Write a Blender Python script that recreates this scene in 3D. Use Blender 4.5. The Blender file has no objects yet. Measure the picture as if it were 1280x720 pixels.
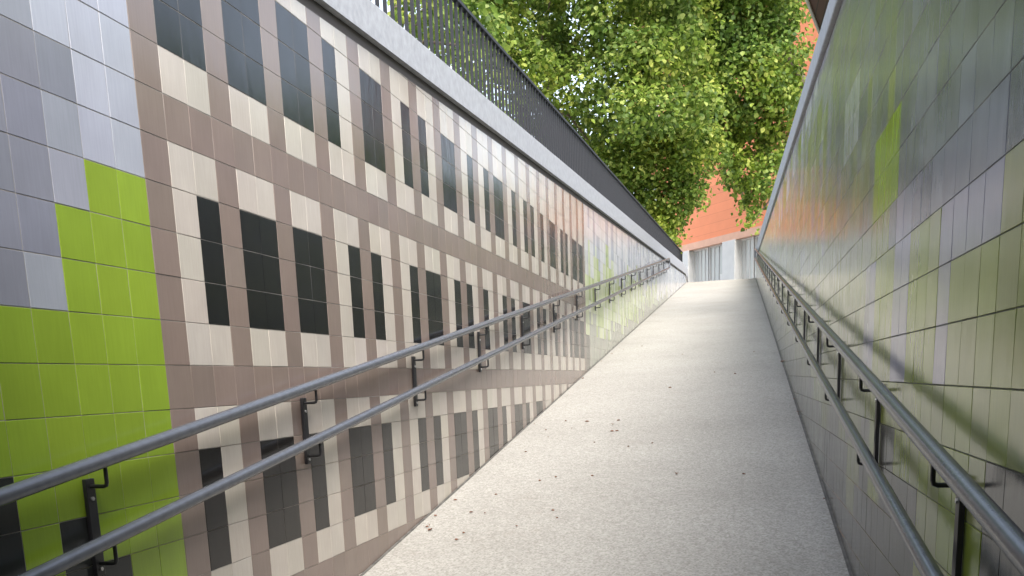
import bpy, bmesh, math, random
import numpy as np
from mathutils import Vector, Matrix

random.seed(7)
rng = np.random.default_rng(11)
S = bpy.context.scene
C = S.collection
EYE = 1.563                      # camera height above the ramp at y = 0
XL, XR = -1.903, 0.525           # tiled faces of the two walls
Y_END = 35.2                     # top of the ramp
Z_TOP = 0.137 * Y_END            # street level


def ramp_z(y):
    return 0.137 * y


# ------------------------------------------------------------------ helpers
def tag(o, label=None, cat=None, group=None, kind=None):
    if label: o['label'] = label
    if cat: o['category'] = cat
    if group: o['group'] = group
    if kind: o['kind'] = kind
    return o


def thing(name, label, cat, loc=(0, 0, 0), group=None):
    o = bpy.data.objects.new(name, None)
    C.objects.link(o)
    o.location = loc
    o.empty_display_size = 0.2
    return tag(o, label, cat, group)


def mesh_obj(name, verts, faces, mat, parent=None, smooth=False):
    me = bpy.data.meshes.new(name)
    me.from_pydata([tuple(v) for v in verts], [], faces)
    me.validate()
    if isinstance(mat, (list, tuple)):
        for m in mat: me.materials.append(m)
    else:
        me.materials.append(mat)
    if smooth:
        me.polygons.foreach_set('use_smooth', [True] * len(me.polygons))
    o = bpy.data.objects.new(name, me)
    C.objects.link(o)
    if parent:
        o.parent = parent
        # geometry is given in world space: shift it into the parent's space
        p = parent; off = Vector((0, 0, 0))
        while p: off += p.location; p = p.parent
        me.transform(Matrix.Translation(-off))
    return o


class MB:
    def __init__(s): s.v = []; s.f = []

    def add(s, v, f):
        n = len(s.v); s.v += [tuple(q) for q in v]; s.f += [tuple(i + n for i in g) for g in f]

    def hexa(s, p):               # 8 points: bottom ring 0-3, top ring 4-7
        s.add(p, [(3, 2, 1, 0), (4, 5, 6, 7), (0, 1, 5, 4), (1, 2, 6, 5), (2, 3, 7, 6), (3, 0, 4, 7)])

    def box(s, a, b):
        x0, y0, z0 = a; x1, y1, z1 = b
        s.hexa([(x0, y0, z0), (x1, y0, z0), (x1, y1, z0), (x0, y1, z0), (x0, y0, z1), (x1, y0, z1), (x1, y1, z1), (x0, y1, z1)])

    def beam(s, x0, x1, path):    # cross-section rectangle swept along y: path of (y, zbottom, ztop)
        for (ya, ba, ta), (yb, bb, tb) in zip(path[:-1], path[1:]):
            s.hexa([(x0, ya, ba), (x1, ya, ba), (x1, yb, bb), (x0, yb, bb), (x0, ya, ta), (x1, ya, ta), (x1, yb, tb), (x0, yb, tb)])

    def tube(s, pts, r, n=14, cap=True):
        pts = [Vector(p) for p in pts]
        rs = r if isinstance(r, (list, tuple)) else [r] * len(pts)
        rings = []
        u = None
        for i, p in enumerate(pts):
            d = (pts[min(i + 1, len(pts) - 1)] - pts[max(i - 1, 0)]).normalized()
            if u is None:
                a = Vector((0, 0, 1)) if abs(d.z) < .9 else Vector((1, 0, 0))
                u = d.cross(a).normalized()
            else:
                u = (u - d * u.dot(d)).normalized()
            w = d.cross(u)
            rings.append([p + (u * math.cos(2 * math.pi * k / n) + w * math.sin(2 * math.pi * k / n)) * rs[i] for k in range(n)])
        base = len(s.v)
        for g in rings: s.v += [tuple(q) for q in g]
        for i in range(len(rings) - 1):
            for k in range(n):
                a = base + i * n + k; b = base + i * n + (k + 1) % n
                s.f.append((a, b, b + n, a + n))
        if cap:
            s.f.append(tuple(base + k for k in reversed(range(n))))
            s.f.append(tuple(base + (len(rings) - 1) * n + k for k in range(n)))

    def build(s, name, mat, parent=None, smooth=False):
        return mesh_obj(name, s.v, s.f, mat, parent, smooth)


def smooth_angle(o, deg=40):
    me = o.data
    me.polygons.foreach_set('use_smooth', [True] * len(me.polygons))
    try:
        me.set_sharp_from_angle(angle=math.radians(deg))
    except Exception:
        pass


def bevel(o, w, seg=2):
    m = o.modifiers.new('bevel', 'BEVEL'); m.width = w; m.segments = seg; m.limit_method = 'ANGLE'


# ---------------------------------------------------------------- materials
def new_mat(name):
    m = bpy.data.materials.new(name); m.use_nodes = True
    nt = m.node_tree
    return m, nt, nt.nodes['Principled BSDF']


def N(nt, t, **k):
    n = nt.nodes.new(t)
    for a, b in k.items(): setattr(n, a, b)
    return n


def plain(name, col, rough=.6, metal=0., noise=0., nscale=8., bump=0., bscale=60., spec=.5):
    m, nt, b = new_mat(name)
    b.inputs['Base Color'].default_value = (*col, 1)
    b.inputs['Roughness'].default_value = rough
    b.inputs['Metallic'].default_value = metal
    b.inputs['Specular IOR Level'].default_value = spec
    tc = N(nt, 'ShaderNodeTexCoord')
    if noise:
        nz = N(nt, 'ShaderNodeTexNoise'); nz.inputs['Scale'].default_value = nscale; nz.inputs['Detail'].default_value = 6
        nt.links.new(tc.outputs['Object'], nz.inputs['Vector'])
        mr = N(nt, 'ShaderNodeMapRange'); mr.inputs[1].default_value = .3; mr.inputs[2].default_value = .7
        mr.inputs[3].default_value = 1 - noise; mr.inputs[4].default_value = 1 + noise
        nt.links.new(nz.outputs['Fac'], mr.inputs[0])
        mx = N(nt, 'ShaderNodeVectorMath', operation='SCALE'); mx.inputs[0].default_value = col
        nt.links.new(mr.outputs[0], mx.inputs['Scale'])
        nt.links.new(mx.outputs[0], b.inputs['Base Color'])
    if bump:
        nz = N(nt, 'ShaderNodeTexNoise'); nz.inputs['Scale'].default_value = bscale; nz.inputs['Detail'].default_value = 5
        nt.links.new(tc.outputs['Object'], nz.inputs['Vector'])
        bp = N(nt, 'ShaderNodeBump'); bp.inputs['Strength'].default_value = bump; bp.inputs['Distance'].default_value = .01
        nt.links.new(nz.outputs['Fac'], bp.inputs['Height']); nt.links.new(bp.outputs[0], b.inputs['Normal'])
    return m


def tile_material():
    m, nt, b = new_mat('glazed_tile')
    at = N(nt, 'ShaderNodeAttribute', attribute_name='tile_colour')
    tc = N(nt, 'ShaderNodeTexCoord')
    # fine vertical grain printed on the tiles plus soft mottling and grime streaks
    mp = N(nt, 'ShaderNodeMapping'); mp.inputs['Scale'].default_value = (1, 1, .06)
    nt.links.new(tc.outputs['Object'], mp.inputs['Vector'])
    n1 = N(nt, 'ShaderNodeTexNoise'); n1.inputs['Scale'].default_value = 130; n1.inputs['Detail'].default_value = 3
    nt.links.new(mp.outputs[0], n1.inputs['Vector'])
    n2 = N(nt, 'ShaderNodeTexNoise'); n2.inputs['Scale'].default_value = 5; n2.inputs['Detail'].default_value = 6
    nt.links.new(tc.outputs['Object'], n2.inputs['Vector'])
    r1 = N(nt, 'ShaderNodeMapRange'); r1.inputs[1].default_value = .3; r1.inputs[2].default_value = .7; r1.inputs[3].default_value = .955; r1.inputs[4].default_value = 1.04
    r2 = N(nt, 'ShaderNodeMapRange'); r2.inputs[1].default_value = .3; r2.inputs[2].default_value = .7; r2.inputs[3].default_value = .93; r2.inputs[4].default_value = 1.05
    nt.links.new(n1.outputs['Fac'], r1.inputs[0]); nt.links.new(n2.outputs['Fac'], r2.inputs[0])
    mu = N(nt, 'ShaderNodeMath', operation='MULTIPLY'); nt.links.new(r1.outputs[0], mu.inputs[0]); nt.links.new(r2.outputs[0], mu.inputs[1])
    sc = N(nt, 'ShaderNodeVectorMath', operation='SCALE')
    nt.links.new(at.outputs['Color'], sc.inputs[0]); nt.links.new(mu.outputs[0], sc.inputs['Scale'])
    nt.links.new(sc.outputs[0], b.inputs['Base Color'])
    # glaze: uneven gloss and a gentle ripple
    r3 = N(nt, 'ShaderNodeMapRange'); r3.inputs[1].default_value = .3; r3.inputs[2].default_value = .7; r3.inputs[3].default_value = .13; r3.inputs[4].default_value = .20
    nt.links.new(n2.outputs['Fac'], r3.inputs[0]); nt.links.new(r3.outputs[0], b.inputs['Roughness'])
    mp2 = N(nt, 'ShaderNodeMapping'); mp2.inputs['Scale'].default_value = (1, 1, .35)
    nt.links.new(tc.outputs['Object'], mp2.inputs['Vector'])
    n3 = N(nt, 'ShaderNodeTexNoise'); n3.inputs['Scale'].default_value = 16; n3.inputs['Detail'].default_value = 2
    nt.links.new(mp2.outputs[0], n3.inputs['Vector'])
    bp = N(nt, 'ShaderNodeBump'); bp.inputs['Strength'].default_value = .25; bp.inputs['Distance'].default_value = .003
    nt.links.new(n3.outputs['Fac'], bp.inputs['Height']); nt.links.new(bp.outputs[0], b.inputs['Normal'])
    b.inputs['IOR'].default_value = 1.45
    return m


def ramp_material():
    m, nt, b = new_mat('washed_concrete')
    tc = N(nt, 'ShaderNodeTexCoord')
    L = nt.links.new
    big = N(nt, 'ShaderNodeTexNoise'); big.inputs['Scale'].default_value = .9; big.inputs['Detail'].default_value = 7; big.inputs['Roughness'].default_value = .6
    L(tc.outputs['Object'], big.inputs['Vector'])
    cr = N(nt, 'ShaderNodeValToRGB')
    cr.color_ramp.elements[0].position = .3; cr.color_ramp.elements[0].color = (.282, .272, .245, 1)
    cr.color_ramp.elements[1].position = .7; cr.color_ramp.elements[1].color = (.338, .328, .299, 1)
    L(big.outputs['Fac'], cr.inputs[0])
    # aggregate grains, two sizes
    vo = N(nt, 'ShaderNodeTexVoronoi'); vo.inputs['Scale'].default_value = 105
    L(tc.outputs['Object'], vo.inputs['Vector'])
    bw = N(nt, 'ShaderNodeRGBToBW'); L(vo.outputs['Color'], bw.inputs[0])
    g = N(nt, 'ShaderNodeValToRGB')
    e = g.color_ramp.elements
    e[0].position = .2; e[0].color = (.60, .57, .52, 1)
    e[1].position = .85; e[1].color = (1.22, 1.22, 1.2, 1)
    k = g.color_ramp.elements.new(.5); k.color = (.98, .97, .95, 1)
    L(bw.outputs[0], g.inputs[0])
    mx = N(nt, 'ShaderNodeMix', data_type='RGBA', blend_type='MULTIPLY'); mx.inputs[0].default_value = .6
    L(cr.outputs[0], mx.inputs[6]); L(g.outputs[0], mx.inputs[7])
    fine = N(nt, 'ShaderNodeTexNoise'); fine.inputs['Scale'].default_value = 28; fine.inputs['Detail'].default_value = 6
    L(tc.outputs['Object'], fine.inputs['Vector'])
    fr = N(nt, 'ShaderNodeMapRange'); fr.inputs[1].default_value = .3; fr.inputs[2].default_value = .7; fr.inputs[3].default_value = .9; fr.inputs[4].default_value = 1.09
    L(fine.outputs['Fac'], fr.inputs[0])
    sc = N(nt, 'ShaderNodeVectorMath', operation='SCALE'); L(mx.outputs[2], sc.inputs[0]); L(fr.outputs[0], sc.inputs['Scale'])
    # sparse rusty stains
    st = N(nt, 'ShaderNodeTexNoise'); st.inputs['Scale'].default_value = 3.2; st.inputs['Detail'].default_value = 8; st.inputs['Roughness'].default_value = .75
    L(tc.outputs['Object'], st.inputs['Vector'])
    sr = N(nt, 'ShaderNodeMapRange'); sr.inputs[1].default_value = .58; sr.inputs[2].default_value = .76; sr.inputs[3].default_value = 0; sr.inputs[4].default_value = .45
    L(st.outputs['Fac'], sr.inputs[0])
    m2 = N(nt, 'ShaderNodeMix', data_type='RGBA'); L(sr.outputs[0], m2.inputs[0]); L(sc.outputs[0], m2.inputs[6]); m2.inputs[7].default_value = (.20, .165, .13, 1)
    L(m2.outputs[2], b.inputs['Base Color'])
    b.inputs['Roughness'].default_value = .85
    bp = N(nt, 'ShaderNodeBump'); bp.inputs['Strength'].default_value = .5; bp.inputs['Distance'].default_value = .004
    L(bw.outputs[0], bp.inputs['Height']); L(bp.outputs[0], b.inputs['Normal'])
    return m


def leaf_material(name, stops, trans=.35):
    m, nt, b = new_mat(name)
    L = nt.links.new
    ge = N(nt, 'ShaderNodeNewGeometry')
    cr = N(nt, 'ShaderNodeValToRGB')
    els = cr.color_ramp.elements
    els[0].position = stops[0][0]; els[0].color = (*stops[0][1], 1)
    els[1].position = stops[-1][0]; els[1].color = (*stops[-1][1], 1)
    for p, c in stops[1:-1]:
        q = els.new(p); q.color = (*c, 1)
    L(ge.outputs['Random Per Island'], cr.inputs[0])
    # branches differ: some sprays yellower, some deeper green
    tc = N(nt, 'ShaderNodeTexCoord')
    nz = N(nt, 'ShaderNodeTexNoise'); nz.inputs['Scale'].default_value = .55; nz.inputs['Detail'].default_value = 3
    L(tc.outputs['Object'], nz.inputs['Vector'])
    mr = N(nt, 'ShaderNodeMapRange'); mr.inputs[1].default_value = .35; mr.inputs[2].default_value = .65
    L(nz.outputs['Fac'], mr.inputs[0])
    mx = N(nt, 'ShaderNodeMix', data_type='RGBA', blend_type='MULTIPLY'); mx.inputs[0].default_value = 1
    c2 = N(nt, 'ShaderNodeValToRGB')
    c2.color_ramp.elements[0].color = (.92, 1.02, .9, 1); c2.color_ramp.elements[1].color = (1.5, 1.38, .85, 1)
    L(mr.outputs[0], c2.inputs[0])
    L(cr.outputs[0], mx.inputs[6]); L(c2.outputs[0], mx.inputs[7])
    L(mx.outputs[2], b.inputs['Base Color'])
    b.inputs['Roughness'].default_value = .5
    tr = N(nt, 'ShaderNodeBsdfTranslucent'); L(mx.outputs[2], tr.inputs['Color'])
    b.inputs['Specular IOR Level'].default_value = .35
    ms = N(nt, 'ShaderNodeMixShader'); ms.inputs[0].default_value = trans + .2
    L(b.outputs[0], ms.inputs[1]); L(tr.outputs[0], ms.inputs[2])
    L(ms.outputs[0], nt.nodes['Material Output'].inputs['Surface'])
    return m


M = dict(
    tile=tile_material(), ramp=ramp_material(),
    grout=plain('grout', (.24, .22, .19), .9, noise=.2),
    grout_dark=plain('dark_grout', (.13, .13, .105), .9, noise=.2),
    concrete=plain('pale_concrete', (.315, .325, .345), .75, noise=.13, nscale=22, bump=.15, bscale=90),
    soffit=plain('underpass_concrete', (.3, .3, .29), .85, noise=.15, nscale=2),
    strip=plain('dark_brown_strip', (.06, .05, .045), .7),
    rail=plain('painted_steel_rail', (.095, .101, .116), .26, metal=.25, noise=.12, nscale=30, bump=.03, bscale=150),
    bracket=plain('black_painted_steel', (.012, .012, .014), .45),
    fence=plain('charcoal_painted_steel', (.012, .013, .017), .55, spec=.35),
    bolt=plain('zinc_bolt', (.5, .5, .5), .35, metal=.9),
    ground=plain('street_paving', (.42, .40, .37), .85, noise=.15, nscale=1.5, bump=.2),
    lawn=plain('verge_soil', (.09, .10, .05), .95, noise=.3, nscale=2),
    orange=None,
    white=plain('white_paint', (.52, .525, .52), .5, noise=.05, nscale=3),
    lintel=plain('pale_pink_render', (.60, .36, .26), .7, noise=.06, nscale=3),
    bark=plain('bark', (.13, .10, .075), .9, noise=.35, nscale=6, bump=.7, bscale=25),
    soffit_wood=None,
    brick=None,
    joint=plain('mastic_joint', (.10, .095, .085), .9, noise=.4, nscale=14),
    dryleaf=plain('dry_leaf', (.20, .085, .045), .7, noise=.3, nscale=40),
)


def banded(name, ca, cb, axis, period, width, rough=.6):
    """boards or cladding courses: thin dark joints every `period` metres along an axis"""
    m, nt, b = new_mat(name)
    L = nt.links.new
    tc = N(nt, 'ShaderNodeTexCoord'); sp = N(nt, 'ShaderNodeSeparateXYZ'); L(tc.outputs['Object'], sp.inputs[0])
    dv = N(nt, 'ShaderNodeMath', operation='DIVIDE'); L(sp.outputs[axis], dv.inputs[0]); dv.inputs[1].default_value = period
    fr = N(nt, 'ShaderNodeMath', operation='FRACT'); L(dv.outputs[0], fr.inputs[0])
    lt = N(nt, 'ShaderNodeMath', operation='LESS_THAN'); L(fr.outputs[0], lt.inputs[0]); lt.inputs[1].default_value = width
    fl = N(nt, 'ShaderNodeMath', operation='FLOOR'); L(dv.outputs[0], fl.inputs[0])
    wn = N(nt, 'ShaderNodeTexWhiteNoise', noise_dimensions='1D'); L(fl.outputs[0], wn.inputs['W'])
    nz = N(nt, 'ShaderNodeTexNoise'); nz.inputs['Scale'].default_value = 2.5; nz.inputs['Detail'].default_value = 6; L(tc.outputs['Object'], nz.inputs['Vector'])
    ad = N(nt, 'ShaderNodeMath', operation='ADD'); L(wn.outputs[0], ad.inputs[0]); L(nz.outputs['Fac'], ad.inputs[1])
    mr = N(nt, 'ShaderNodeMapRange'); mr.inputs[1].default_value = 0.2; mr.inputs[2].default_value = 1.8; mr.inputs[3].default_value = .86; mr.inputs[4].default_value = 1.12; L(ad.outputs[0], mr.inputs[0])
    mx = N(nt, 'ShaderNodeMix', data_type='RGBA'); L(lt.outputs[0], mx.inputs[0]); mx.inputs[6].default_value = (*ca, 1); mx.inputs[7].default_value = (*cb, 1)
    sc = N(nt, 'ShaderNodeVectorMath', operation='SCALE'); L(mx.outputs[2], sc.inputs[0]); L(mr.outputs[0], sc.inputs['Scale'])
    L(sc.outputs[0], b.inputs['Base Color']); b.inputs['Roughness'].default_value = rough
    return m


M['orange'] = banded('orange_cladding', (.68, .225, .10), (.53, .165, .075), 'Z', .42, .035)
M['soffit_wood'] = banded('red_brown_boards', (.085, .030, .024), (.015, .007, .006), 'X', .14, .12)
M['brick'] = banded('red_brown_brick', (.12, .042, .03), (.2, .17, .15), 'Z', .075, .14, .85)

gm, gnt, gb = new_mat('shopfront_glass')
gb.inputs['Base Color'].default_value = (.42, .43, .42, 1); gb.inputs['Roughness'].default_value = .25
gb.inputs['Coat Weight'].default_value = .6
M['glass'] = gm

# ------------------------------------------------------------ tiled walls
T = .15
Y0L, H0L = 2.8577, EYE + .0961         # left lattice: column 0 / row 0
TR = .157
Y0R, H0R = 2.836, EYE + .1047          # right lattice


def cope_bot_L(y): return EYE + 1.487 + .0578 * y
def cope_top_L(y): return EYE + 1.655 + .0615 * y
def cope_bot_R(y): return EYE + 1.605 + .0645 * y
def cope_top_R(y): return EYE + 1.700 + .0735 * y


def hsh(a, b=0, s=0):
    h = (a * 374761393 + b * 668265263 + s * 2147483647 + 1013904223) & 0xffffffff
    h = ((h ^ (h >> 13)) * 1274126177) & 0xffffffff
    return ((h ^ (h >> 16)) & 0xffff) / 65535.


LIGHT = (.535, .488, .425); MAUVE = (.243, .190, .163); BLACK = (.012, .013, .015); BROWN = (.020, .018, .017)
LIME = (.255, .372, .036); LIME_D = (.255, .385, .02)
SKY_L = (.41, .43, .49); SKY_M = (.32, .335, .385); SKY_D = (.24, .25, .295); WHITE = (.62, .63, .63)
OLIVE = (.325, .37, .095); OLIVE2 = (.355, .375, .145); LAV = (.38, .365, .43); GREY = (.245, .245, .235); TAUPE = (.150, .142, .120)
PALEG = (.56, .62, .38)

# window openings of the tile picture: storey -> list of (first column, last column + 1)
W3 = [(1, 3), (4, 6), (7, 9), (10, 11), (13, 15), (17, 18), (19, 20), (22, 24), (26, 27), (29, 30), (31, 33), (35, 36), (38, 39), (40, 41), (43, 44), (46, 48), (50, 51), (52, 53), (55, 57), (58, 60)]
W2 = [(2, 3), (4, 6), (7, 9), (11, 12), (13, 14), (17, 18), (19, 21), (23, 24), (25, 26), (28, 29), (32, 33), (34, 35), (37, 39), (41, 42), (43, 44), (47, 48), (50, 51), (53, 54), (55, 57), (58, 60)]
W1 = [(1, 2), (4, 6), (7, 8), (10, 12), (13, 14), (17, 18), (19, 20), (22, 24), (25, 26), (28, 30), (31, 32), (34, 36), (37, 38), (40, 42)]
def inw(c, W): return any(a <= c < b for a, b in W)


def colour_left(c, r):
    if 0 <= c < 61:
        if r in (5, -1, -7): return MAUVE
        if c % 3 == 0: return MAUVE
        if r >= 6: return BLACK if 7 <= r < 10 and inw(c, W3) else LIGHT
        if r >= 0: return BLACK if 1 <= r < 4 and inw(c, W2) else LIGHT
        if r >= -6: return BROWN if -5 <= r < -2 and inw(c, W1) else LIGHT
        return BROWN if -11 <= r < -8 and inw(c, W2) else LIGHT
    if c < 0:
        g = 4 if c >= -2 else 3 if c >= -3 else 1
        d = -2 if c <= -6 else -3 if c == -4 else -4 if c == -3 else -6 if c == -5 else -7
        if r < d: return (.030, .032, .030)
        if r < g: return LIME if (c >= -3 or r < 0) else tuple(.85 * q for q in LIME)
        if r >= 6: return SKY_L if c in (-1, -2) or (c == -3 and r == 6) else SKY_M
        if c >= -2: return SKY_L
        if c == -3: return SKY_M if r in (3, 4) else SKY_D if r == 5 else SKY_L
        return SKY_D if hsh(c, r, 3) < .6 else SKY_M
    # beyond the printed building: a pixelled bank of shrubs under a pale sky
    blk = c // 2
    rz = (ramp_z(Y0L + c * T) - H0L) / T
    top = 7 + 2.6 * hsh(blk, 0, 5) + .05 * (c - 61) + (2.5 if c in (74, 75) else 1. if hsh(c, 1, 2) < .25 else 0)
    bot = max(2 + 2.5 * hsh(c, 7, 1), rz + 2.2 * hsh(c, 9, 4))
    if c in (61, 62): return WHITE if r > 9 else (.55, .56, .54) if r > 7 else TAUPE if r < 3 else PALEG
    if r >= top:
        return WHITE if hsh(blk, 3, 8) < .28 else SKY_L if hsh(c, r // 3, 6) < .4 else (.60, .61, .63)
    if r >= bot:
        h = hsh(c, r // 2, 9)
        return (.42, .50, .21) if h < .35 else PALEG if h < .75 else (.60, .64, .5)
    return (.36, .37, .31)


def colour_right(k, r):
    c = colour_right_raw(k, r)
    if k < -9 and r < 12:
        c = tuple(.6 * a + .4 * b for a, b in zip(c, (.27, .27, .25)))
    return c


def colour_right_raw(k, r):
    if k < -22:
        top = 5 + 5 * hsh(k // 3, 2, 21) - .13 * (k + 22)
        rz = (ramp_z(Y0R - k * TR) - H0R) / TR
        if r >= top + 4: return GREY if hsh(k // 2, r // 2, 4) < .65 else (.36, .37, .36)
        if r >= top: return LAV if hsh(k // 2, 0, 3) < .6 else (.60, .60, .64)
        if r >= rz + 1.5 + 2 * hsh(k, 0, 12): return OLIVE if hsh(k, r // 3, 5) < .6 else PALEG if hsh(k, r, 2) < .6 else LAV
        return (.33, .33, .27)
    if -9 <= k <= -6 and 3 <= r <= 4: return (.36, .50, .03)
    if -17 <= k <= -14 and 6 <= r <= 7: return (.60, .62, .55)
    if k in (-5, -4) and -1 <= r <= 2: return LAV
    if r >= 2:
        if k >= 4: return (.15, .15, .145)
        if r == 2 and k >= -3: return (.25, .245, .27)
        if r >= 3 and hsh(k // 2, r // 2, 31) < .3: return (.27, .285, .2)
        if k < -6 and r < 4 + 3 * hsh(k, 5, 2): return OLIVE2
        return GREY if hsh(k, r, 17) < .8 else (.3, .3, .32)
    if r == 1 and 0 <= k <= 3: return LAV
    if k == 0 and -1 <= r: return LAV
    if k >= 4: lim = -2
    elif k >= -1: lim = -5
    elif k >= -4: lim = -3
    elif k in (-13, -12): lim = -5
    else: lim = -2 - int(2.6 * hsh(k // 2, 3, 13))
    if -1 <= k <= 3 and r <= -3: return (.30, .37, .06) if hsh(k, r, 3) < .6 else OLIVE2
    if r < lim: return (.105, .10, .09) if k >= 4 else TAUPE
    if k < -6 and hsh(k // 2, 4, 19) < .22 and r > -2: return LAV
    return OLIVE if hsh(k, r, 23) < .55 else OLIVE2


def tile_panel(name, parent, xw, side, cols, y_of, tw, h0, fc, bot, top, rows):
    """one mesh of bevelled tiles; side = +1 faces +x, -1 faces -x"""
    V = []; F = []; CO = []
    g = .001; bv = .0013; th = .0018 if side > 0 else .0024
    for c in cols:
        ya, yb = sorted((y_of(c), y_of(c + 1)))
        ta, tb = top(ya), top(yb); lo = min(bot(ya), bot(yb)) - .02
        for r in range(rows[0], rows[1]):
            za, zb = h0 + r * tw, h0 + (r + 1) * tw
            if zb < lo or za > max(ta, tb) - .004: continue
            col = fc(c, r)
            j = .79 * (1 + rng.normal(0, .028))
            col = tuple(min(.9, max(0, q * j * (1 + rng.normal(0, .008)))) for q in col)
            a = (ya + g, za + g); b = (yb - g, za + g)
            cc = (yb - g, max(za + g + .003, min(zb - g, tb))); d = (ya + g, max(za + g + .003, min(zb - g, ta)))
            ring = [a, b, cc, d]
            cy = sum(q[0] for q in ring) / 4; cz = sum(q[1] for q in ring) / 4
            ty, tz = np.clip(rng.normal(0, .0032, 2), -.0065, .0065)      # each tile sits a hair out of true
            base = len(V)
            off = rng.normal(0, .0002)
            for (y, z) in ring:
                V.append((xw - side * th, y, z))
            for (y, z) in ring:
                iy = y + (bv if y < cy else -bv); iz = z + (bv if z < cz else -bv)
                V.append((xw + side * (off + (y - cy) * ty + (z - cz) * tz), iy, iz))
            quads = [(4, 5, 6, 7)] + [(i, (i + 1) % 4, 4 + (i + 1) % 4, 4 + i) for i in range(4)]
            for q in quads:
                q = [base + i for i in q]
                F.append(q if side > 0 else q[::-1])
                CO.append(col)
    o = mesh_obj(name, V, F, M['tile'], parent)
    me = o.data
    at = me.color_attributes.new('tile_colour', 'FLOAT_COLOR', 'CORNER')
    arr = np.ones((len(me.loops), 4), np.float32)
    arr[:, :3] = np.repeat(np.array(CO, np.float32), 4, axis=0)
    at.data.foreach_set('color', arr.ravel())
    return o


YW0, YW1 = -2.0, 36.3
left_wall = thing('tiled_wall', 'long left wall of glossy tiles picturing a beige and brown building with black windows, under a pale concrete coping', 'wall', (XL, 0, 0))
tile_panel('tile_mural', left_wall, XL, 1, range(-32, 216), lambda c: Y0L + c * T, T, H0L, colour_left,
           ramp_z, lambda y: min(cope_bot_L(y) - .055, 9), (-16, 26))
ys = [YW0, 0, 10, 20, 30, 34.4]
mb = MB(); mb.beam(XL - .42, XL - .0016, [(y, ramp_z(y) - .5, cope_bot_L(y) + .01) for y in ys] + [(35.4, ramp_z(35.2) - .5, Z_TOP + .28), (36.0, Z_TOP - .6, Z_TOP + .05)])
mb.build('grout_backing', M['grout'], left_wall)
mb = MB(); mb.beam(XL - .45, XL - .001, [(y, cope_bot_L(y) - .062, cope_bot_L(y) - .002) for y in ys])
mb.build('under_coping_strip', M['strip'], left_wall)  # dark brown strip just under the coping, nearly flush with the tiles
# coping: follows the slope and rolls over to street level at its far end
mb = MB()
path = [(y, cope_bot_L(y), cope_top_L(y)) for y in ys] + [(34.9, cope_bot_L(34.9) - .1, cope_top_L(34.9) - .06), (35.4, Z_TOP + .26, Z_TOP + .50), (35.75, Z_TOP + .08, Z_TOP + .30), (35.95, Z_TOP - .1, Z_TOP + .02)]
ring = []
V = []; F = []
for y, b, t in path:
    V += [(XL - .44, y, b), (XL + .035, y, b), (XL + .035, y, t - .012), (XL + .023, y, t), (XL - .44, y, t)]
for i in range(len(path) - 1):
    for k in range(5):
        F.append((i * 5 + k, i * 5 + (k + 1) % 5, i * 5 + 5 + (k + 1) % 5, i * 5 + 5 + k))
F += [(4, 3, 2, 1, 0), tuple(len(V) - 5 + k for k in range(5))]
F = [f[::-1] for f in F]
mesh_obj('coping', V, F, M['concrete'], left_wall)

right_wall = thing('tiled_wall', 'shaded right wall of glossy olive, lavender and grey tiles with one bright lime patch', 'wall', (XR, 0, 0))
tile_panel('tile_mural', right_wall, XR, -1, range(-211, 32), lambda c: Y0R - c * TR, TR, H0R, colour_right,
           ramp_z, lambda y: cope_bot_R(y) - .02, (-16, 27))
ysr = [YW0, 0, 10, 20, 30, 35.9]
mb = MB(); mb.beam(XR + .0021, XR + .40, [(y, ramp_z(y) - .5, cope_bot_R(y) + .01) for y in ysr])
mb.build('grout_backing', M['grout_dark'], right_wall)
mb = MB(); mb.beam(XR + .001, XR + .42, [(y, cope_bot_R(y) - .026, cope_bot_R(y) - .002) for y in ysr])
mb.build('under_coping_strip', M['strip'], right_wall)
mb = MB(); mb.beam(XR - .03, XR + .42, [(y, cope_bot_R(y), cope_top_R(y)) for y in ysr])
o = mb.build('coping', M['concrete'], right_wall); bevel(o, .01)

# ------------------------------------------------------------- ground, ramp
n = 60
V = []; F = []
yy = np.linspace(-2.5, Y_END, n)
for y in yy:
    for x in np.linspace(XL - .02, XR + .02, 9):
        V.append((x, y, ramp_z(y) + .003 * math.sin(3.1 * x + 1.7 * y) * (1 if -1.8 < x < .4 else .3)))
for i in range(n - 1):
    for k in range(8):
        a = i * 9 + k; F.append((a, a + 1, a + 10, a + 9))
tag(mesh_obj('ramp', V, F, M['ramp'], smooth=True), kind='structure')
mb = MB(); mb.box((XL - .4, -14, ramp_z(-2.5) - .3), (XR + .4, -2.5, ramp_z(-2.5)))
tag(mb.build('underpass_floor', M['ramp']), kind='structure')
mb = MB()
mb.box((XL - 2, -14, EYE + 1.25), (XR + 2, .9, EYE + 1.6))  # unseen roof slab overhead, its front edge set to darken the near walls
mb.box((XL - .5, -14, -1), (XL, YW0 - .01, EYE + 1.25)); mb.box((XR, -14, -1), (XR + .5, YW0 - .01, EYE + 1.25))
tag(mb.build('underpass', M['soffit']), kind='structure')
for xa, xb in ((XL, XL + .014), (XR - .014, XR)):
    mb = MB(); mb.beam(xa, xb, [(y, ramp_z(y) - .02, ramp_z(y) + .005) for y in yy])
    tag(mb.build('ramp_joint', M['joint']), kind='structure')
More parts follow.
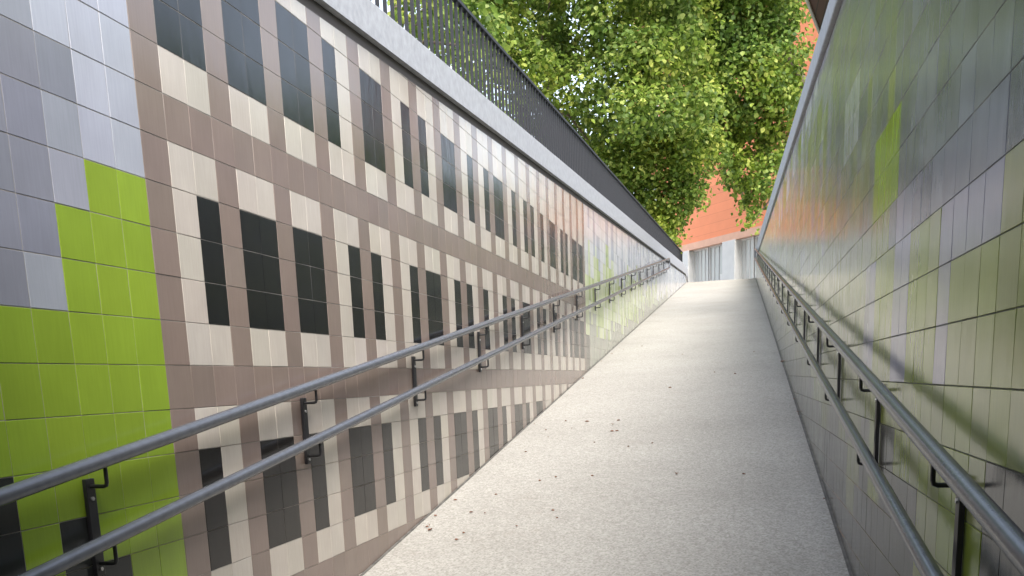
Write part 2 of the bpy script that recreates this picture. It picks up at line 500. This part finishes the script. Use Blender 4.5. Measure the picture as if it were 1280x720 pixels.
# street level: one landing sheet to the horizon beyond the ramp, sloping verges beside the cutting
V = [(-400, Y_END, Z_TOP), (400, Y_END, Z_TOP), (400, 700, Z_TOP), (-400, 700, Z_TOP)]
tag(mesh_obj('street_paving', V, [(0, 1, 2, 3)], M['ground']), kind='structure')
def verge(name, x0, x1, zf):
    V = []; F = []
    st = [-60, -2, 0, 10, 20, 30, Y_END]
    for y in st:
        z = zf(max(y, -2))
        z = min(z, Z_TOP) if y < Y_END else Z_TOP
        V += [(x0, y, z), (x1, y, z)]
    for i in range(len(st) - 1): F.append((2 * i, 2 * i + 1, 2 * i + 3, 2 * i + 2))
    tag(mesh_obj(name, V, F, M['lawn']), kind='structure')
verge('verge_ground', -400, XL - .40, lambda y: cope_top_L(y) - .16)
verge('verge_ground', XR + .38, 400, lambda y: cope_top_R(y) - .2)

# -------------------------------------------------------------- handrails
def handrail(label, xw, side, y_a, y_b, h_top, h_low, y_first, step, y_last):
    """side=+1: wall face looks to +x. two round rails on L-hooked wall brackets"""
    root = thing('handrail', label, 'handrail', (xw, y_a, ramp_z(y_a)))
    xr = xw + side * .074
    R = .0225
    for idx, h in enumerate((h_top, h_low)):
        mb = MB()
        pts = [(xr, y, ramp_z(y) + h) for y in np.linspace(y_a, y_b, 40)]
        if idx == 0:    # the far end bends round in a U to the lower rail
            dz = (h_top - h_low) / 2
            for k in range(1, 10):
                a = math.pi * k / 10
                pts.append((xr, y_b + .16 * math.sin(a), ramp_z(y_b) + .137 * .16 * math.sin(a) + h_low + dz + dz * math.cos(a)))
        mb.tube(pts, R, 18)
        o = mb.build('rail', M['rail'], root); smooth_angle(o)
    y = y_first
    while y <= y_last:
        yj = y + random.uniform(-.015, .015)
        zt = ramp_z(yj) + h_top; zl = ramp_z(yj) + h_low
        mb = MB()
        xa, xb = sorted((xw + side * .0035, xw + side * .017))
        mb.box((xa, yj - .020, zl - .115), (xb, yj + .020, zt - .055))
        br = mb.build('bracket', M['bracket'], root); bevel(br, .002)
        for z in (zt, zl):
            mb = MB()
            zh = z - .078
            p = [(xw + side * .014, yj, zh), (xr - side * .012, yj, zh), (xr - side * .003, yj, zh + .003), (xr, yj, zh + .012), (xr, yj, z - R + .004)]
            mb.tube(p, .0062, 8)
            hk = mb.build('hook', M['bracket'], br); smooth_angle(hk)
        for z in (zt - .115, zl - .095):
            mb = MB(); mb.tube([(xw + side * .0165, yj, z), (xw + side * .0215, yj, z)], .0065, 6)
            mb.build('bolt_head', M['bolt'], br)
        y += step
    return root


handrail('grey steel double handrail fixed along the left wall across the building picture', XL, 1, -1.6, 25.6, 1.050, .815, 2.383 - 2 * 1.487, 1.487, 25.2)
handrail('grey steel double handrail on black brackets along the shaded olive right wall', XR, -1, -1.6, 32.5, 1.035, .755, 2.36 - 2 * 1.46, 1.46, 32.2)

# ------------------------------------------------------- fence on the coping
XF = -2.12
def fence_top(y): return EYE + 2.187 * 1.114 + .0555 * y
fy0, fy1 = 1.5, 36.6
fz0 = lambda y: cope_top_L(min(y, 34.4))
fence = thing('metal_fence', 'tall charcoal fence of thin upright bars standing on the left wall coping', 'fence', (XF, fy0, fz0(fy0)))
mb = MB(); mb.beam(XF - .022, XF + .022, [(y, fence_top(y) - .012, fence_top(y) + .012) for y in (fy0, fy1)])
mb.build('top_rail', M['fence'], fence)
mb = MB(); mb.beam(XF - .018, XF + .018, [(y, fz0(y) + .06, fz0(y) + .082) for y in (fy0, 34.4)] + [(fy1, fz0(fy1) + .06, fz0(fy1) + .082)])
mb.build('bottom_rail', M['fence'], fence)
step = .13
ybars = np.arange(fy0 + .05, fy1 - .02, step)
far = MB()
near_n = 0
for y in ybars:
    a = fz0(y) + .084; b = fence_top(y) - .013
    if y > 4.9 and near_n < 96:
        mb = MB(); near_n += 1
        mb.box((XF - .011, y - .0075, a), (XF + .011, y + .0075, b)); mb.build('bar', M['fence'], fence)
    else:
        far.box((XF - .011, y - .0075, a), (XF + .011, y + .0075, b))
o = far.build('bar', M['fence'], fence); o['kind'] = 'stuff'

# ---------------------------------------------------------- orange building
P0 = Vector((.65, 45.0)); D = Vector((3.13, -3.97)).normalized(); NRM = Vector((D.y, -D.x))   # NRM points to the ramp
if NRM.dot(P0) > 0: NRM = -NRM
ob = thing('orange_building', 'orange clad building behind the trees with pale posts and grey barred panels at its foot', 'building', (P0.x, P0.y, Z_TOP))
def slab(mbx, m0, m1, d0, d1, z0, z1):
    pts = []
    for z in (z0, z1):
        for m, d in ((m0, d0), (m1, d0), (m1, d1), (m0, d1)):
            q = P0 + D * m + NRM * d; pts.append((q.x, q.y, z))
    mbx.hexa(pts)
def wedge(mbx, d, z0, z1):
    pts = []
    a = P0 + D * -10 + NRM * d; b = P0 + D * 6 + NRM * d
    for z in (z0, z1):
        for q in (a, b, Vector((b.x + .8, 58)), Vector((a.x + 4, 66))): pts.append((q.x, q.y, z))
    mbx.hexa(pts)
ZS = EYE + 6.05     # top of the shopfront
mb = MB(); wedge(mb, 0, ZS + .32, Z_TOP + 15); mb.build('upper_wall', M['orange'], ob)
mb = MB(); wedge(mb, .18, Z_TOP + 15, Z_TOP + 15.35); mb.build('roof', M['white'], ob)
mb = MB(); wedge(mb, .06, ZS, ZS + .32); mb.build('lintel', M['lintel'], ob)
mb = MB(); wedge(mb, -.6, Z_TOP, ZS); mb.build('recess_wall', M['glass'], ob)
for m0, m1 in ((-9.9, -9.2), (-5.9, -5.05), (-2.32, -1.38), (1.6, 2.2), (5.2, 5.8)):
    mb = MB(); slab(mb, m0, m1, -.45, .10, Z_TOP, ZS); o = mb.build('pillar', M['white'], ob); bevel(o, .015)
    mb = MB(); slab(mb, m0 - .06, m1 + .06, .10, .16, Z_TOP, Z_TOP + 1.35) ; mb.build('plinth', M['white'], o)
wins = ((-9.2, -7.6), (-7.5, -5.9), (-5.05, -3.83), (-3.73, -2.32), (-1.38, -.42), (-.30, 1.6), (2.2, 3.6), (3.7, 5))
for m0, m1 in wins:
    mb = MB()
    slab(mb, m0, m0 + .05, -.34, -.22, Z_TOP, ZS); slab(mb, m1 - .05, m1, -.34, -.22, Z_TOP, ZS)
    slab(mb, m0 + .05, m1 - .05, -.34, -.22, Z_TOP, Z_TOP + .3); slab(mb, m0 + .05, m1 - .05, -.34, -.22, ZS - .08, ZS)
    nb = max(2, int((m1 - m0) / .3))
    for q in range(1, nb):
        mq = m0 + (m1 - m0) * q / nb; slab(mb, mq - .012, mq + .012, -.275, -.25, Z_TOP + .3, ZS - .08)
    w = mb.build('window_frame', M['white'], ob)
    mb = MB(); slab(mb, m0 + .05, m1 - .05, -.30, -.28, Z_TOP + .3, ZS - .08); mb.build('pane', M['glass'], w)
# upper storey windows (behind the leaves)
for m in (-9.2,):
    for z in (Z_TOP + 5.0, Z_TOP + 8.6, Z_TOP + 12):
        mb = MB(); slab(mb, m - .06, m + 1.46, .0, .05, z - .06, z + 1.7); w = mb.build('window_frame', M['white'], ob)
        mb = MB(); slab(mb, m, m + 1.4, .05, .06, z, z + 1.64); mb.build('pane', M['glass'], w)

# ----------------------------------------- building with canopy on the right
E1 = Vector((.969, 17.517)); E2 = Vector((1.338, 19.366)); ED = (E2 - E1).normalized(); EN = Vector((ED.y, -ED.x))
ZC = EYE + 6.0
cb = thing('brick_building', 'dark red brick building with an overhanging boarded roof edge above the right wall', 'building', (4, 18, 3))
def rect3(mbx, a0, a1, n0, n1, z0, z1):
    pts = []
    for z in (z0, z1):
        for a, k in ((a0, n0), (a1, n0), (a1, n1), (a0, n1)):
            q = E1 + ED * a + EN * k; pts.append((q.x, q.y, z))
    mbx.hexa(pts)
mb = MB(); rect3(mb, -.5, 3.2, .06, 2.0, ZC + .02, ZC + .2); mb.build('roof', M['soffit_wood'], cb)
mb = MB(); rect3(mb, -.55, 3.25, .02, .06, ZC - .02, ZC + .05); mb.build('fascia', M['white'], cb)
mb = MB(); rect3(mb, .2, 3.0, .9, 1.95, 2.6, ZC + .02); mb.build('wall', M['brick'], cb)

# ------------------------------------------------------------------- trees
f_px = 1154.9015; cx_px, cy_px = 640., 705.641
RT = Vector((.971467, .234364, -.036394)); UP = Vector((-.010973, .197698, .980202)); FW = Vector((-.236919, .951835, -.194628))
def at(px, py, y):
    d = FW + RT * ((px - cx_px) / f_px) - UP * ((py - cy_px) / f_px)
    d = d * (y / d.y)
    return Vector((d.x, d.y, d.z + EYE))


def make_crown(name, clumps, mat, parent, leaf=.2, density=420, droop=.35):
    """many small folded leaves grouped in sprays through each clump's volume"""
    cents = []; nrm = []; siz = []
    for c, r in clumps:
        ns = max(6, int(density * r * r / 7))
        for _ in range(ns):
            u = rng.normal(size=3); u /= np.linalg.norm(u)
            rad = r * (.35 + .68 * rng.random() ** .5)
            sc = np.array(c) + u * rad * np.array([1, 1, .85])
            for _ in range(7):
                p = sc + rng.normal(0, .17, 3)
                nn = u * .55 + np.array([0, 0, .55]) + rng.normal(0, .55, 3)
                cents.append(p); nrm.append(nn); siz.append(leaf * (.65 + .7 * rng.random()))
    P = np.array(cents); Nn = np.array(nrm); Nn /= np.linalg.norm(Nn, axis=1)[:, None]; s = np.array(siz)[:, None]
    a = rng.normal(size=P.shape); a[:, 2] -= droop * 2
    a -= Nn * (a * Nn).sum(1)[:, None]; a /= np.linalg.norm(a, axis=1)[:, None]
    b = np.cross(Nn, a)
    # 6 vertices: stem, left, right wings lifted, tip
    q = [P - a * s * .5, P - a * s * .12 + b * s * .46 + Nn * s * .12, P + a * s * .25 + b * s * .34 + Nn * s * .08,
         P + a * s * .58 - Nn * s * .08, P + a * s * .25 - b * s * .34 + Nn * s * .08, P - a * s * .12 - b * s * .46 + Nn * s * .12]
    V = np.stack(q, 1).reshape(-1, 3)
    k = np.arange(len(P))[:, None] * 6
    Fa = np.concatenate([k + np.array([[0, 1, 2, 3]]), k + np.array([[0, 3, 4, 5]])], 1).reshape(-1, 4)
    me = bpy.data.meshes.new(name)
    off = Vector((0, 0, 0)); pp = parent
    while pp: off += pp.location; pp = pp.parent
    V = V - np.array(off)
    me.vertices.add(len(V)); me.vertices.foreach_set('co', V.astype(np.float32).ravel())
    me.loops.add(len(Fa) * 4); me.loops.foreach_set('vertex_index', Fa.astype(np.int32).ravel())
    me.polygons.add(len(Fa)); me.polygons.foreach_set('loop_start', np.arange(0, len(Fa) * 4, 4, dtype=np.int32))
    me.update(calc_edges=True)
    me.materials.append(mat)
    o = bpy.data.objects.new(name, me); C.objects.link(o); o.parent = parent
    return o


def make_tree(name, label, base, clumps, mat, fork=3.0, r0=.28, leaf=.2, density=420, limbs=12):
    root = thing(name, label, 'tree', base)
    mb = MB()
    b = Vector(base); t = b + Vector((random.uniform(-.3, .3), random.uniform(-.3, .3), fork))
    top = max((c for c, r in clumps), key=lambda c: c[2])
    mid = t.lerp(Vector(top), .45)
    mb.tube([b - Vector((0, 0, .2)), b + Vector((0, 0, .3)), b.lerp(t, .5), t, mid, Vector(top)], [r0 * 1.5, r0 * 1.15, r0, r0 * .85, r0 * .5, r0 * .1], 10)
    for c, r in random.sample(clumps, min(limbs, len(clumps))):
        c = Vector(c); s0 = t.lerp(mid, random.random() * .8)
        c = c + Vector((0, r + .5, 0)); m1 = s0.lerp(c, .4) + Vector((random.uniform(-.4, .4), random.uniform(-.4, .4), random.uniform(.1, .7)))
        mb.tube([s0, m1, s0.lerp(c, .75), c], [r0 * .3, r0 * .2, r0 * .11, r0 * .04], 7)
    o = mb.build('trunk', M['bark'], root); smooth_angle(o, 60)
    make_crown('crown', [(tuple(c), r) for c, r in clumps], mat, root, leaf, density)
    return root


G1 = leaf_material('plane_leaves', [(0, (.06, .105, .024)), (.35, (.115, .18, .038)), (.7, (.19, .265, .058)), (1, (.38, .42, .16))])
G2 = leaf_material('fresh_leaves', [(0, (.075, .13, .028)), (.4, (.14, .205, .04)), (.75, (.21, .275, .055)), (1, (.36, .40, .12))], .4)
G3 = leaf_material('deep_leaves', [(0, (.055, .10, .024)), (.4, (.11, .18, .038)), (.75, (.19, .27, .055)), (1, (.36, .42, .15))])


def fence_line(px): return 0 if px < 570 else (px - 570) * 1.115
A = []
for px in range(560, 900, 38):
    for py in range(-90, 330, 38):
        x = px + random.uniform(-14, 14); y = py + random.uniform(-14, 14)
        if y > fence_line(x) + 40 or y > 215 - max(0, x - 800) * .5: continue
        if math.hypot(x - 705, y - 5) < 22 or math.hypot(x - 800, y - 112) < 20 or math.hypot(x - 745, y - 88) < 22: continue
        A.append((at(x, y, (33 if y < 150 else 36) + random.uniform(-2.2, 2.6)), random.uniform(.75, 1.25)))
        if random.random() < .2 and min(math.hypot(x - a, y - b) for a, b in ((705, 5), (800, 112), (745, 88))) > 52: A.append((at(x + 12, y + 12, 35.5), 1.0))
make_tree('plane_tree', 'big mid green broadleaf tree rising behind the charcoal fence', (-7.2, 33.5, Z_TOP), A, G1, 4.2, .26, .145, 820, 8)

B = [(at(x, y, 34.6 + random.uniform(-.5, .5)), r * .88) for x, y, r in (
    (735, 195, .8), (760, 205, .9), (785, 185, .9), (800, 215, 1.), (772, 228, .8), (830, 200, .9), (850, 222, .8), (820, 245, .9), (800, 250, .8),
    (845, 250, .8), (862, 232, .65), (838, 274, .6), (822, 268, .7), (858, 205, .7), (868, 250, .4), (848, 270, .4), (810, 170, .8), (842, 176, .8), (835, 292, .45), (842, 300, .3), (820, 290, .6), (800, 275, .7))]
make_tree('young_tree', 'small fresh yellow green tree close behind the far end of the charcoal fence', (-4.3, 34.8, cope_top_L(34.8) - .16), B, G2, 1.8, .10, .12, 1300, 6)

Cc = [(at(x, y, 38 + random.uniform(-1.5, 1.5)), r) for x, y, r in (
    (930, 213, .85), (945, 238, .7), (918, 228, .45), (938, 258, .42), (957, 225, .65), (972, 185, .9), (937, 172, 1.2), (908, 185, .65), (898, 150, 1.2),
    (955, 135, 1.3), (982, 120, .8), (930, 100, 1.5), (893, 95, 1.4), (965, 70, 1.3), (920, 45, 1.7), (978, 22, .85), (940, 5, 1.7), (885, 35, 1.5),
    (930, -45, 1.9), (975, -30, 1.2), (868, 5, 1.4), (865, 70, 1.2), (872, 125, 1.1), (885, 165, .7), (940, 276, .25), (904, 210, .28), (992, 150, .5), (985, 75, .5), (970, 205, .5), (950, -85, 1.6), (900, -80, 1.6))]
make_tree('broadleaf_tree', 'leafy tree hanging over the orange wall beside the right wall coping', (3.6, 38.6, Z_TOP), Cc, G3, 4.5, .3, .15, 800, 12)

Dd = []
for px in range(430, 640, 42):
    for py in range(-150, 170, 42):
        if py > (px - 400) * .75 + 10: continue
        if random.random() < .3: continue
        Dd.append((at(px + random.uniform(-15, 15), py + random.uniform(-15, 15), 24 + random.uniform(-1.5, 1.5)), random.uniform(.5, .85)))
make_tree('street_tree', 'green tree seen in slices through the near bars of the fence', (-9.0, 24.0, cope_top_L(24) - .16), Dd, G1, 3.0, .22, .15, 520, 8)

# hedge on the verge behind the right wall
Hh = []
y = 4.5
while y < 26:
    Hh.append((Vector((2.1 + random.uniform(-.15, .15), y, cope_top_R(y) - .2 + .45)), .5)); Hh.append((Vector((2.1 + random.uniform(-.2, .2), y + .2, cope_top_R(y) + .62 + random.uniform(-.15, .3))), .42))
    y += .55
hr = thing('hedge', 'clipped green hedge on the verge behind the right wall', 'hedge', (2.1, 4.5, cope_top_R(4.5) - .2))
make_crown('crown', [(tuple(c), r) for c, r in Hh], G3, hr, .10, 900)
mb = MB()
for c, r in Hh[::2]: mb.tube([(c.x, c.y, c.z - .5), (c.x + .03, c.y, c.z), (c.x - .04, c.y + .03, c.z + .5)], [.03, .022, .01], 6)
o = mb.build('stem', M['bark'], hr); o['kind'] = 'stuff'

# --------------------------------------------------------- fallen dry leaves
spots = []
for _ in range(26): spots.append((-1.85 + 1.2 * random.random() ** 1.6, random.uniform(4.9, 8.8)))
for _ in range(12): spots.append((random.uniform(-1.8, .45), random.uniform(4.4, 15)))
for _ in range(14): spots.append((random.choice((XL, XR)) * random.uniform(.955, .985), random.uniform(4.6, 14)))
for x, y in spots:
    s = random.choice((.006, .008, .009, .011, .016)); a = random.uniform(0, 6.28)
    V = []
    for k in range(8):
        t = k / 8 * 2 * math.pi
        r = s * (1 if k % 2 == 0 else .7)
        lx, ly = r * math.cos(t) * 1.3, r * math.sin(t) * .8
        V.append((lx, ly, .006 + .5 * abs(ly)))
    V.append((0, 0, .004))
    V += [(q[0], q[1], q[2] - .0025) for q in V]
    F = [(k, (k + 1) % 8, 8) for k in range(8)] + [((k + 1) % 8 + 9, k + 9, 17) for k in range(8)] + [((k + 1) % 8, k, k + 9, (k + 1) % 8 + 9) for k in range(8)]
    o = mesh_obj('fallen_leaf', V, F, M['dryleaf'])
    o.location = (x, y, ramp_z(y) + .003); o.rotation_euler = (math.atan(.137), 0, a)
    tag(o, 'small dry red brown leaf lying on the pale ramp', 'leaf', 'dry leaves scattered on the ramp')

# ------------------------------------------------------------ light & camera
w = bpy.data.worlds.new('World'); S.world = w; w.use_nodes = True
nt = w.node_tree
sky = nt.nodes.new('ShaderNodeTexSky'); sky.sky_type = 'NISHITA'; sky.sun_disc = False
SUN_EL, SUN_AZ = math.radians(48), math.radians(152)      # azimuth clockwise from +y: behind the camera, to the right
sky.sun_elevation = SUN_EL; sky.sun_rotation = SUN_AZ
sky.air_density = 1.2; sky.dust_density = 3.5; sky.ozone_density = 1.0
hs = nt.nodes.new('ShaderNodeHueSaturation'); hs.inputs['Saturation'].default_value = .6
nt.links.new(sky.outputs[0], hs.inputs['Color'])
bg = nt.nodes['Background']; bg.inputs['Strength'].default_value = .15
nt.links.new(hs.outputs[0], bg.inputs['Color'])
sl = bpy.data.lights.new('sun', 'SUN'); sl.energy = .95; sl.angle = math.radians(30); sl.color = (1, .97, .93)
so = bpy.data.objects.new('sun', sl); C.objects.link(so)
sd = Vector((math.sin(SUN_AZ) * math.cos(SUN_EL), math.cos(SUN_AZ) * math.cos(SUN_EL), math.sin(SUN_EL)))
so.rotation_euler = sd.to_track_quat('Z', 'Y').to_euler()
so.location = (0, -5, 30)

cam = bpy.data.cameras.new('camera'); co = bpy.data.objects.new('camera', cam); C.objects.link(co)
cam.sensor_fit = 'HORIZONTAL'; cam.sensor_width = 36; cam.lens = f_px / 1280 * 36
cam.shift_y = (cy_px - 360) / 1280
cam.clip_start = .05; cam.clip_end = 2000
mt = Matrix((RT, UP, -FW)).transposed().to_4x4(); mt.translation = (0, 0, EYE)
co.matrix_world = mt
S.camera = co
S.view_settings.view_transform = 'Standard'; S.view_settings.look = 'None'
S.view_settings.exposure = 1.95; S.view_settings.gamma = 1
S.view_settings.use_curve_mapping = False
S.cycles.max_bounces = 8
